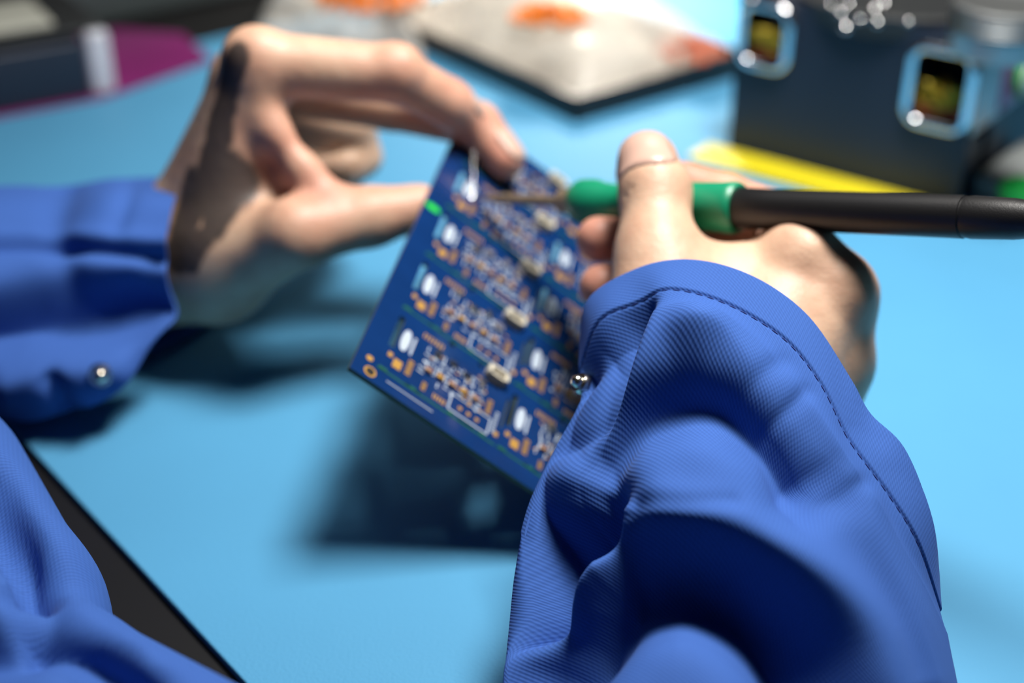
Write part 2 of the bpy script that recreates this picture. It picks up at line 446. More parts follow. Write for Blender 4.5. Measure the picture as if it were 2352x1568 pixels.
SL.cap(P(560, 500, .525), P(650, 420, .52), 12 * mm, 6 * mm, 12 * mm)
for f_, rr in (('i', (12, 10.2, 8.8, 8)), ('m', (11.5, 9.8, 8.6, 7.7)), ('r', (11, 9.6, 8.6, 7.8)), ('p', (10, 9, 8, 7))):
    pts = [Lh[f_ + str(j)] for j in range(4)]
    for j in range(3): SL.cap(pts[j], pts[j + 1], rr[j] * mm, rr[j + 1] * mm, (6 if j == 0 else 2.6) * mm)
SL.cap(P(575, 122, .501), P(588, 120, .501), 7.6 * mm, 7.6 * mm, 6 * mm)        # knuckles
SL.cap(P(905, 156, .508), P(915, 158, .508), 8.6 * mm, 8.6 * mm, 4 * mm)
VL, QL = SL.mesh(3)

person = empty('person', (-0.30, 0.12, 0.0))
tag(person, 'person in a blue work coat with a tattooed hand, soldering a circuit board', 'person')
V = np.concatenate([VR, VL]); Q = np.concatenate([QR, QL + len(VR)])
body = quads_obj('body', V, Q, M['skin'])
# flush of blood at fingertips and knuckles, and the tattoo: both belong to the skin
fl = np.zeros(len(V)); ta = np.zeros(len(V))
for p, r, a in [(R['i3'], 20, .8), (R['i2'], 18, .6), (R['m3'], 14, .85), (R['r3'], 13, .85), (R['p3'], 14, .6), (R['m2'], 20, .6), (R['m1'], 18, .5), (R['t1'], 12, .22),
                (R['m0'], 16, .28), (R['i0'], 14, .2), (Lh['i0'], 14, .45), (Lh['i1'], 16, .55), (Lh['i2'], 16, .6), (Lh['i3'], 15, .8), (Lh['m3'], 15, .85), (Lh['m2'], 15, .6),
                (P(640, 330, .5), 16, .5), (P(740, 430, .5), 16, .55), (Lh['t3'], 18, .4)]:
    fl = np.maximum(fl, a * np.exp(-(np.linalg.norm(V - p, axis=1) / (r * mm)) ** 2))
pxV, dV = project(V); near = np.zeros(len(V), bool)
def on_skin(px, py):
    q = np.hypot(pxV[:, 0] - px, pxV[:, 1] - py) < 14; q[:len(VR)] = False
    c = np.flatnonzero(q)
    if len(c) == 0: c = np.array([int((np.hypot(pxV[:, 0] - px, pxV[:, 1] - py) + np.where(np.arange(len(V)) < len(VR), 1e6, 0)).argmin())])
    return V[c[dV[c].argmin()]]
def tat(line, r0):
    global ta
    pts = [on_skin(*p) for p in line]
    for a, b in zip(pts[:-1], pts[1:]): ta = np.maximum(ta, np.clip(1.3 - seg_dist(V, a, b) / (r0 * mm), 0, 1))
tat([(532, 122), (515, 165), (502, 235), (488, 300), (474, 370), (448, 430)], 6.5)
tat([(500, 300), (478, 380)], 6.5)
tat([(490, 395), (530, 402), (560, 425)], 9.5); tat([(470, 430), (505, 465), (535, 440)], 10.5); tat([(490, 480), (485, 508)], 7)
tat([(435, 430), (412, 510), (402, 590)], 9); tat([(420, 600), (455, 545)], 6)
ta[:len(VR)] = 0
for nm, arr in (('flush', fl), ('tattoo', ta)):
    at = body.data.attributes.new(nm, 'FLOAT', 'POINT'); at.data.foreach_set('value', arr.astype(np.float32))
adopt(person, body)

def nail(S, base, along, side, length, width, parent, label=None):
    """A fingernail: a curved plate lying on the skin."""
    nu, nv = 11, 13; pts = []
    for j in range(nv):
        for i in range(nu):
            x = (i / (nu - 1) * 2 - 1); y = j / (nv - 1)
            wd = width / 2 * (1 - .22 * max(0, (y - .72) / .28) ** 2 - .14 * max(0, (.25 - y) / .25) ** 2)
            yy = y * length + length * .12 * (1 - x * x) * (1 if y > .6 else (-1 if y < .3 else 0)) * abs(y - .5)
            pts.append(base + side * wd * x + along * yy)
    pts = S.snap(np.array(pts), .00022); low = S.snap(pts.copy(), -.0006)
    n = nu * nv; Vv = np.concatenate([pts, low]); Fq = []
    for j in range(nv - 1):
        for i in range(nu - 1):
            a = j * nu + i; Fq.append((a, a + 1, a + nu + 1, a + nu)); Fq.append((a + n, a + nu + n, a + nu + 1 + n, a + 1 + n))
    rim = [i for i in range(nu)] + [j * nu + nu - 1 for j in range(1, nv)] + [(nv - 1) * nu + i for i in range(nu - 2, -1, -1)] + [j * nu for j in range(nv - 2, 0, -1)]
    for a, b in zip(rim, rim[1:] + rim[:1]): Fq.append((a, a + n, b + n, b))
    o = mesh_obj('fingernail', Vv, Fq, M['nail']); adopt(person, o)
    o.parent = body
    return o
al = nrm(R['t3'] - R['t2']); sd = nrm(P(1540, 372, .452) - P(1430, 385, .452))
nail(SR, P(1480, 404, .4445), al, sd, 14 * mm, 15.5 * mm, body)
al = nrm(Lh['i3'] - Lh['i2']); sd = nrm(np.cross(al, nrm(P(1070, 235, .52) - P(1040, 275, .53))))
nail(SL, P(1052, 215, .526), al, sd, 11 * mm, 10.5 * mm, body)
al = nrm(Lh['m3'] - Lh['m2']); sd = nrm(np.cross(al, nrm(P(1190, 335, .515) - P(1150, 360, .52))))
nail(SL, P(1150, 312, .534), al, sd, 10.5 * mm, 10 * mm, body)

# ------------------------------------------------------------------ the coat
def catmull(p, n):
    p = np.asarray(p, float); m_ = len(p)
    pp = np.concatenate([[2 * p[0] - p[1]], p, [2 * p[-1] - p[-2]]])
    t = np.linspace(0, m_ - 1, n); i = np.clip(t.astype(int), 0, m_ - 2); u = (t - i).reshape(-1, *([1] * (p.ndim - 1)))
    a, b, c, d = pp[i], pp[i + 1], pp[i + 2], pp[i + 3]
    return .5 * ((2 * b) + (-a + c) * u + (2 * a - 5 * b + 4 * c - d) * u ** 2 + (-a + 3 * b - 3 * c + d) * u ** 3)

def resample(p, n):
    q = catmull(p, 200); L = np.concatenate([[0], np.cumsum(np.linalg.norm(np.diff(q, axis=0), axis=1))])
    t = np.linspace(0, L[-1], n)
    return np.stack([np.interp(t, L, q[:, i]) for i in range(3)], -1)

def grid_normals(Gd):
    du = np.roll(Gd, -1, 1) - np.roll(Gd, 1, 1); dv = np.gradient(Gd, axis=0)
    n = np.cross(du, dv); return n / (np.linalg.norm(n, axis=-1, keepdims=True) + 1e-12)

def pl_signed(px, line):
    """distance in photograph pixels to a polyline and its side (+ right of travel), and a 0..1 fade at the ends"""
    best = np.full(px.shape[:-1], 1e9); side = np.zeros_like(best)
    for a, b in zip(line[:-1], line[1:]):
        a = np.array(a, float); b = np.array(b, float); ab = b - a; q = px - a
        t = np.clip(q @ ab / (ab @ ab), 0, 1); w = q - t[..., None] * ab; d = np.linalg.norm(w, axis=-1)
        s = (ab[0] * q[..., 1] - ab[1] * q[..., 0]) / (np.linalg.norm(ab) * d + 1e-9)
        upd = d < best; best = np.where(upd, d, best); side = np.where(upd, s, side)
    return best, side

def tube_cloth(name, rows_front, rows_back, nf, nb, nv, folds=(), hem=False):
    loops = []
    for fr, bk in zip(rows_front, rows_back):
        f_ = resample(fr, nf); b_ = resample([fr[-1], *bk, fr[0]], nb + 2)[1:-1]
        loops.append(np.concatenate([f_, b_]))
    loops = np.array(loops); Gd = catmull(loops, nv); nu = nf + nb
    for it in range(3):
        sm = (np.roll(Gd, 1, 1) + np.roll(Gd, -1, 1)) / 2; Gd = Gd * .5 + sm * .5
    N = grid_normals(Gd)
    # outward
    cen = Gd.mean(1, keepdims=True)
    if ((Gd - cen) * N).sum() < 0: N = -N
    px, d = project(Gd.reshape(-1, 3)); px = px.reshape(nv, nu, 2)
    facing = np.clip(-(N @ FWD) * 2.2 + .25, 0, 1)
    disp = np.zeros((nv, nu))
    for line, amp, wl, wr in folds:
        line = catmull(np.array(line, float), 40)
        dist, side = pl_signed(px, line)
        w = wl + (wr - wl) * (.5 + .5 * side); disp += amp * mm * np.exp(-(dist / w) ** 2)
    disp *= facing
    if hem:                                       # the stitched hem stays flatter than the gathers behind it
        rv = np.linspace(0, len(loops) - 1, nv); disp *= (.10 + .90 * np.clip((rv - 1.0) / .8, 0, 1) ** 1.2)[:, None]
    Gd = Gd + N * disp[..., None]; Gd[..., 2] = np.maximum(Gd[..., 2], ZT + .002)
    N = grid_normals(Gd)
    if ((Gd - cen) * N).sum() < 0: N = -N
    return Gd, N

def cloth_obj(name, Gd, N, thick=0.0012, closed=True, parent=None, material=None):
    nv, nu = Gd.shape[:2]; inner = Gd - N * thick
    V_ = np.concatenate([Gd.reshape(-1, 3), inner.reshape(-1, 3)]); off = nv * nu
    I = np.arange(nv * nu).reshape(nv, nu); Fq = []; UVs = []
    lu = np.linalg.norm(np.diff(np.concatenate([Gd, Gd[:, :1]], 1), axis=1), axis=-1).mean(0); uu = np.concatenate([[0], np.cumsum(lu)])
    lv = np.linalg.norm(np.diff(Gd, axis=0), axis=-1).mean(1); vv = np.concatenate([[0], np.cumsum(lv)])
    cols = nu if closed else nu - 1
    for j in range(nv - 1):
        for i in range(cols):
            i2 = (i + 1) % nu
            a, b, c, d = I[j, i], I[j, i2], I[j + 1, i2], I[j + 1, i]
            uvq = [(uu[i], vv[j]), (uu[i + 1], vv[j]), (uu[i + 1], vv[j + 1]), (uu[i], vv[j + 1])]
            Fq.append((a, b, c, d)); UVs += uvq
            Fq.append((a + off, d + off, c + off, b + off)); UVs += [uvq[0], uvq[3], uvq[2], uvq[1]]
    for j in (0, nv - 1):
        for i in range(cols):
            i2 = (i + 1) % nu; Fq.append((I[j, i], I[j, i] + off, I[j, i2] + off, I[j, i2])); UVs += [(uu[i], vv[j])] * 2 + [(uu[i + 1], vv[j])] * 2
    if not closed:
        for i in (0, nu - 1):
            for j in range(nv - 1):
                Fq.append((I[j, i], I[j + 1, i], I[j + 1, i] + off, I[j, i] + off)); UVs += [(uu[i], vv[j]), (uu[i], vv[j + 1]), (uu[i], vv[j + 1]), (uu[i], vv[j])]
    o = quads_obj(name, V_, Fq, material or M['coat'])
    uvl = o.data.uv_layers.new(name='UVMap'); uvl.data.foreach_set('uv', np.array(UVs, np.float32).ravel())
    bm = bmesh.new(); bm.from_mesh(o.data); bmesh.ops.recalc_face_normals(bm, faces=bm.faces); bm.to_mesh(o.data); bm.free()
    return o

# right sleeve: rows run across the arm from the left outline to the right outline
def row(*t): return [P(*q) for q in t]
RF = [
 row((1333, 790, .412), (1352, 688, .410), (1450, 622, .404), (1580, 598, .396), (1720, 632, .389), (1850, 722, .383), (1950, 868, .379), (1996, 950, .377), (2075, 1030, .373), (2138, 1190, .370), (2156, 1340, .374)),
 row((1329, 850, .405), (1372, 738, .399), (1450, 692, .393), (1540, 664, .388), (1670, 698, .382), (1800, 776, .376), (1885, 880, .371), (1950, 1010, .367), (2030, 1120, .364), (2105, 1240, .363), (2162, 1410, .370)),
 row((1330, 925, .398), (1375, 835, .390), (1460, 765, .384), (1560, 742, .379), (1670, 775, .374), (1770, 850, .369), (1860, 965, .364), (1930, 1080, .360), (2015, 1215, .358), (2098, 1350, .360), (2170, 1480, .367)),
 row((1262, 1050, .392), (1330, 965, .380), (1420, 880, .373), (1540, 845, .368), (1660, 865, .363), (1760, 935, .359), (1850, 1045, .355), (1930, 1180, .352), (2020, 1320, .352), (2105, 1450, .355), (2180, 1560, .364)),
 row((1207, 1170, .385), (1290, 1090, .371), (1400, 1030, .363), (1530, 1000, .358), (1650, 1010, .354), (1760, 1070, .350), (1850, 1170, .347), (1935, 1300, .345), (2025, 1440, .346), (2110, 1560, .350), (2190, 1650, .360)),
 row((1178, 1310, .377), (1270, 1235, .361), (1390, 1185, .353), (1520, 1165, .348), (1650, 1180, .344), (1760, 1235, .341), (1855, 1330, .338), (1945, 1450, .337), (2035, 1570, .339), (2115, 1670, .344), (2200, 1760, .356)),
 row((1162, 1460, .368), (1260, 1395, .352), (1385, 1350, .343), (1520, 1340, .338), (1650, 1355, .335), (1765, 1410, .332), (1865, 1500, .330), (1955, 1600, .330), (2045, 1700, .332), (2130, 1800, .338), (2215, 1900, .350)),
 row((1142, 1640, .356), (1250, 1570, .340), (1385, 1530, .331), (1520, 1525, .326), (1655, 1545, .323), (1770, 1600, .321), (1875, 1680, .320), (1970, 1770, .321), (2060, 1860, .324), (2145, 1960, .331), (2235, 2060, .342)),
 row((1100, 1900, .335), (1230, 1830, .318), (1385, 1800, .308), (1530, 1800, .303), (1670, 1825, .300), (1790, 1880, .299), (1900, 1950, .299), (2000, 2030, .302), (2095, 2120, .306), (2190, 2210, .313), (2280, 2300, .325)),
 row((1040, 2350, .300), (1200, 2300, .280), (1385, 2290, .270), (1550, 2300, .264), (1700, 2330, .261), (1840, 2380, .261), (1960, 2440, .263), (2070, 2510, .266), (2180, 2590, .271), (2280, 2670, .278), (2380, 2750, .288)),
]
RB = []
for fr in RF:
    c = (fr[0] + fr[-1]) / 2; apex = fr[5]; back = c - (apex - c) * .62
    RB.append([fr[-1] * .72 + back * .55 - c * .27, back + (fr[-1] - c) * .42, back, back + (fr[0] - c) * .42, fr[0] * .72 + back * .55 - c * .27])
for bk in RB:                                    # cloth rests on the mat
    for p in bk: p[2] = max(p[2], ZT + .0045)
folds_r = [
 ([(1478, 700), (1462, 770), (1425, 835), (1365, 910), (1290, 1000)], -13.0, 22, 85),
 ([(1285, 990), (1345, 920), (1440, 822), (1520, 775), (1600, 775)], 5.0, 75, 50),
 ([(1600, 770), (1673, 794), (1780, 915), (1906, 1059), (1969, 1134), (1995, 1230), (2063, 1400), (2126, 1600)], 4.2, 75, 38),
 ([(1345, 1030), (1440, 945), (1560, 900), (1670, 912), (1770, 985), (1850, 1090)], -12.5, 54, 100),
 ([(1480, 1060), (1600, 1050), (1730, 1090)], 3.0, 80, 90),
 ([(1215, 1128), (1305, 1106), (1400, 1150), (1550, 1176), (1680, 1168)], -1.3, 24, 24),
 ([(1165, 1390), (1225, 1270), (1300, 1200), (1375, 1182)], -26.0, 72, 90),
 ([(1428, 1172), (1406, 1225), (1312, 1335), (1215, 1450), (1140, 1570)], 9.0, 32, 36),
 ([(1400, 1192), (1520, 1190), (1650, 1218), (1780, 1282), (1890, 1368), (1965, 1468), (2015, 1590)], 8.0, 80, 58),
 ([(1230, 1540), (1370, 1380), (1500, 1315), (1620, 1318), (1750, 1390), (1850, 1500), (1910, 1630)], -20.0, 66, 125),
 ([(1380, 1590), (1500, 1520), (1610, 1510), (1740, 1590)], 4.0, 80, 140),
 ([(1960, 1120), (2040, 1085), (2110, 1120)], -1.2, 24, 26),
 ([(1955, 985), (2020, 1010)], -1.4, 20, 24),
 ([(1790, 960), (1850, 900)], -1.2, 20, 24),
 ([(1850, 1190), (1920, 1150)], -1.2, 24, 40),
 ([(1745, 870), (1800, 830)], -1.2, 24, 30),
]
Gd, N = tube_cloth('sleeve', RF, RB, 250, 90, 330, folds_r, hem=True)
# the hem is doubled over and stitched: a low step behind the stitch line
nvr = Gd.shape[0]; srow = int(round((nvr - 1) / 9.0))
step = np.zeros(nvr); step[:srow - 1] = .00045; step[srow - 1:srow + 2] = [.0001, -.0003, -.0002]
Gd = Gd + N * step[:, None, None]
sleeve_r = cloth_obj('sleeve', Gd, N); sleeve_r['label'] = 'right sleeve in sharp focus with deep folds'
adopt(person, sleeve_r)
mb = MB()
path = Gd[srow, :260] + N[srow, :260] * .0002
L_ = np.concatenate([[0], np.cumsum(np.linalg.norm(np.diff(path, axis=0), axis=1))]); t_ = 0.001
ip = lambda t: np.array([np.interp(t, L_, path[:, i]) for i in range(3)])
while t_ + .002 < L_[-1]:
    mb.tube([ip(t_), ip(t_ + .001), ip(t_ + .002)], [.00008, .00015, .00008], 6); t_ += .0033
st = mb.build('stitching', M['thread'], None, True); adopt(person, st); st.parent = sleeve_r

# left sleeve: rows from the open cuff towards the elbow, top outline to bottom outline
LF = [
 row((424, 408, .552), (402, 450, .512), (386, 520, .500), (376, 620, .496), (370, 735, .494), (328, 825, .497), (250, 902, .497), (165, 944, .503), (118, 1028, .518)),
 row((360, 405, .552), (340, 450, .512), (322, 530, .499), (308, 630, .495), (298, 735, .495), (255, 830, .492), (180, 905, .493), (110, 960, .500), (85, 1026, .515)),
 row((260, 408, .552), (240, 450, .514), (222, 530, .499), (208, 630, .494), (196, 740, .491), (160, 830, .489), (100, 905, .490), (60, 965, .498), (45, 1008, .512)),
 row((140, 424, .552), (122, 465, .526), (105, 540, .504), (90, 640, .493), (75, 740, .487), (50, 830, .486), (15, 900, .488), (-10, 950, .496), (0, 985, .508)),
 row((0, 424, .546), (-20, 465, .520), (-35, 545, .498), (-50, 645, .487), (-65, 745, .481), (-85, 830, .480), (-110, 895, .483), (-120, 935, .490), (-110, 960, .500)),
 row((-250, 440, .530), (-270, 480, .503), (-285, 560, .482), (-300, 660, .470), (-310, 760, .465), (-320, 840, .464), (-330, 900, .467), (-335, 945, .473), (-330, 975, .483)),
 row((-600, 440, .505), (-620, 490, .478), (-640, 580, .456), (-650, 690, .444), (-655, 800, .438), (-660, 880, .438), (-665, 940, .441), (-670, 985, .447), (-668, 1015, .458)),
]
LB = [
 [P(215, 965, .535), P(340, 915, .552), P(445, 845, .566), P(505, 770, .575), P(528, 690, .580), P(520, 590, .580), P(480, 470, .575)],
]
for fr in LF[1:]:
    c = (fr[0] + fr[-1]) / 2; apex = fr[4]; back = c - (apex - c) * .8
    LB.append([fr[-1] * .75 + back * .5 - c * .25, back + (fr[-1] - c) * .6, back + (fr[-1] - c) * .3, back, back + (fr[0] - c) * .3, back + (fr[0] - c) * .6, fr[0] * .75 + back * .5 - c * .25])
for bk in LB + LF:
    for p in bk: p[2] = max(p[2], ZT + .004)
folds_l = [
 ([(-60, 566), (120, 568), (260, 578), (385, 590)], -4.5, 20, 20),
 ([(-60, 540), (120, 545), (260, 552), (380, 560)], 2.0, 30, 20),
 ([(-50, 660), (120, 625), (300, 615)], 4.0, 60, 40),
 ([(-80, 790), (60, 750), (200, 735), (350, 705)], -15.0, 85, 60),
 ([(20, 880), (120, 860), (260, 850)], 5.0, 40, 60),
 ([(120, 870), (150, 930), (170, 980)], -4.0, 25, 25),
 ([(150, 430), (130, 520), (160, 640)], -2.5, 40, 40),
 ([(300, 430), (270, 520)], -1.6, 25, 25),
]
GdL, NL = tube_cloth('sleeve', LF, LB, 130, 90, 150, folds_l)
sleeve_l = cloth_obj('sleeve', GdL, NL); sleeve_l['label'] = 'left sleeve with unbuttoned cuff'
adopt(person, sleeve_l)
def snap_on(Gx, Nx, px, py, parent, rad=.0042):
    q, d = project(Gx.reshape(-1, 3)); fac = (-(Nx.reshape(-1, 3) @ FWD) > 0)
    dd = np.hypot(q[:, 0] - px, q[:, 1] - py) + np.where(fac, 0, 1e6); i = int(dd.argmin())
    p = Gx.reshape(-1, 3)[i]; n = Nx.reshape(-1, 3)[i]
    mb = MB(); mb.lathe(p - n * .0008, n, [(0, rad), (.0012, rad), (.0020, rad * .86), (.0020, rad * .6), (.0034, rad * .52), (.0042, rad * .3), (.0044, 0)], 28)
    o = mb.build('snap_button', M['snap'], None, True); adopt(person, o); o.parent = parent
snap_on(GdL, NL, 232, 858, sleeve_l)
snap_on(Gd, N, 1334, 880, sleeve_r, .0032)

# coat front at the bench edge: two heavy folds of cloth
CP = dict(a=P(-205, 1150, .40), b=P(-45, 1450, .362), c=P(-20, 1700, .34), d=P(80, 1660, .335), e=P(420, 1900, .302), f=P(-400, 1640, .37), g=P(-560, 1260, .41))
CP['h'] = np.array([-.31, .13, ZT + .15])
cp = np.array(list(CP.values()))
SC = SDF(cp.min(0) - .085, cp.max(0) + .085, 1.9 * mm)
SC.cap(CP['g'], CP['h'], 38 * mm, 75 * mm, 12 * mm)
SC.cap(CP['f'], CP['h'], 40 * mm, 75 * mm, 12 * mm)
SC.cap(CP['a'], CP['b'], 33 * mm, 31 * mm, 6 * mm)
SC.cap(CP['b'], CP['c'], 31 * mm, 33 * mm, 6 * mm)
SC.cap(CP['d'], CP['e'], 29 * mm, 31 * mm, 4 * mm)
SC.cap(CP['d'], CP['f'], 29 * mm, 38 * mm, 4 * mm)
SC.cap(CP['g'], CP['f'], 38 * mm, 40 * mm, 12 * mm)
SC.cap(P(-20, 1080, .371), P(60, 1330, .334), 3 * mm, 3 * mm, 12 * mm, op='s')
SC.cap(P(150, 1480, .312), P(330, 1600, .295), 2 * mm, 2 * mm, 12 * mm, op='s')
VC, QC = SC.mesh(4)
pxc, dc = project(VC); nc = SC.grad(VC); fc_ = np.clip(-(nc @ FWD) * 2 + .3, 0, 1) * (dc > .2)
for line, amp, w in [([(-80, 1120), (10, 1200), (80, 1320), (95, 1390)], -11, 60), ([(-80, 1240), (-20, 1310), (10, 1400)], 4, 40),
                     ([(-60, 1490), (100, 1462), (200, 1490), (300, 1580)], -9, 60), ([(-60, 1400), (120, 1385), (220, 1410), (330, 1480)], 3, 36)]:
    dist, _s = pl_signed(pxc, catmull(np.array(line, float), 30)); VC = VC + nc * (amp * mm * np.exp(-(dist / w) ** 2) * fc_)[:, None]
front = quads_obj('coat_front', VC, QC, M['coat'])
uvl = front.data.uv_layers.new(name='UVMap'); li = np.empty(len(front.data.loops), np.int32); front.data.loops.foreach_get('vertex_index', li)
co = np.empty(len(front.data.vertices) * 3, np.float32); front.data.vertices.foreach_get('co', co); co = co.reshape(-1, 3)
uvl.data.foreach_set('uv', np.ascontiguousarray(co[li][:, :2]).ravel())
adopt(person, front)

# ------------------------------------------------------------------ the bench
E = np.array([.63, -.777, 0]); E = nrm(E); NN = np.array([.777, .63, 0]); NN = np.array([-E[1], E[0], 0]); UP = np.array([0, 0, 1.])
def T(e, n, z=ZT): return E * e + NN * n + UP * z
edge_n = float(G(310, 1290)[:2] @ NN[:2]); mat_e0 = float(G(520, 82)[:2] @ E[:2])
bench = empty('workbench', T(-.1, .5, 0))
mb = MB(); n0 = edge_n - .022; n1 = 1.05; e0 = mat_e0 - .25; e1 = .75
mb.box(T((e0 + e1) / 2, (n0 + n1) / 2, ZT - .003 - .014), E, NN, UP, e1 - e0, n1 - n0, .028, .003)
top = mb.build('table_top', M['table'], None, True)
legs = []
for e_ in (e0 + .05, e1 - .05):
    for n_ in (n0 + .12, n1 - .08):
        mb = MB(); mb.box(T(e_, n_, (ZT - .03) / 2), E, NN, UP, .05, .05, ZT - .03, .004); legs.append(mb.build('leg', M['steel'], None, True))
adopt(bench, top, *legs); tag(bench, 'black edged workbench under the blue mat', 'workbench')
mb = MB(); mb.box(T((mat_e0 + .7) / 2, (edge_n + 1.0) / 2, ZT - .0015), E, NN, UP, .7 - mat_e0, 1.0 - edge_n, .003, .0008)
bmat = mb.build('bench_mat', M['mat'], None, True); tag(bmat, 'large light blue anti-static mat covering the workbench', 'mat')

mb = MB(); mb.box((0, .8, -.01), RIGHT, np.array([0, 1., 0]), UP, 6, 6, .02); fo = mb.build('floor', M['floor']); tag(fo, kind='structure')
mb = MB(); mb.box((0, 2.6, 1.25), RIGHT, np.array([0, 1., 0]), UP, 6, .05, 2.5); fo = mb.build('wall_back', M['wall']); tag(fo, kind='structure')
mb = MB(); mb.box((-2.2, .8, 1.25), RIGHT, np.array([0, 1., 0]), UP, .05, 4, 2.5); fo = mb.build('wall_left', M['wall']); tag(fo, kind='structure')

# ------------------------------------------------------------------ the circuit board panel
A = P(803, 843, .42); TL = P(1060, 275, .55); D1 = nrm(TL - A); PL = .1700; PW = .102
lo_, hi_ = .3, .7
for _ in range(60):
    mid = (lo_ + hi_) / 2
    if (P(1215, 1120, mid) - A) @ D1 > 0: hi_ = mid
    else: lo_ = mid
D2 = nrm(P(1215, 1120, lo_) - A); D2 = nrm(D2 - D1 * (D2 @ D1)); D3 = np.cross(D2, D1)
if D3 @ FWD > 0: D3 = -D3
pcb = empty('circuit_board', A); tag(pcb, 'blue circuit board panel held between the left hand and soldering iron', 'circuit board')
def B(x, y, z=0.0): return A + D2 * x + D1 * y + D3 * z
PM = dict(
    board=mat('blue_solder_mask', srgb(15, 54, 112), .2, coat=.5, noise=.12, nscale=60), edge=mat('board_edge', srgb(96, 104, 70), .6),
    gold=mat('gold_pads', srgb(232, 178, 88), .35, .4), silk=mat('white_silkscreen', srgb(196, 210, 226), .6),
    conn=mat('white_connector', srgb(236, 228, 208), .45), chip=mat('grey_chip', srgb(120, 118, 128), .35), dark=mat('dark_chip_and_shadow', srgb(36, 42, 58), .35),
    tan=mat('tan_passive', srgb(182, 140, 112), .45), mint=mat('green_trace', srgb(26, 96, 74), .35), grn=mat('green_ink', srgb(20, 214, 60), .5), tin=mat('tinned', (.7, .71, .72), .25, 1.0))
mx, my, cw, ch = .0075, .0075, .0448, .0324       # rails and pitch of the ten boards in the panel
cells = [(mx + i * cw, my + j * ch) for i in range(2) for j in range(5)]
holes = []
for cx, cy in cells:
    holes += [(cx + .0006, cy + .0122, cx + .0026, cy + .0280), (cx + .0440, cy + .0095, cx + .0447, cy + .0240)]
    holes += [(cx + .0190, cy + .0300, cx + .0212, cy + .0318), (cx + .0305, cy + .0296, cx + .0325, cy + .0310), (cx + .010, cy + .0004, cx + .016, cy + .0012), (cx + .030, cy + .0004, cx + .036, cy + .0012)]
mb = MB(); plate_with_holes(mb, A, D2, D1, D3, PW, PL, .0016, holes)
board = mb.build('board', PM['board'], None, False); board.data.materials.append(PM['edge'])
for p in board.data.polygons:
    if abs(np.dot(np.array(p.normal), D3)) < .5: p.material_index = 1
parts = [board]
def flat(mb, x, y, w, h, z=.0001, t=.00008): mb.box(B(x, y, z), D2, D1, D3, w, h, t)
pads, silk, trc = MB(), MB(), MB()
rr = random.Random(3); chips = []
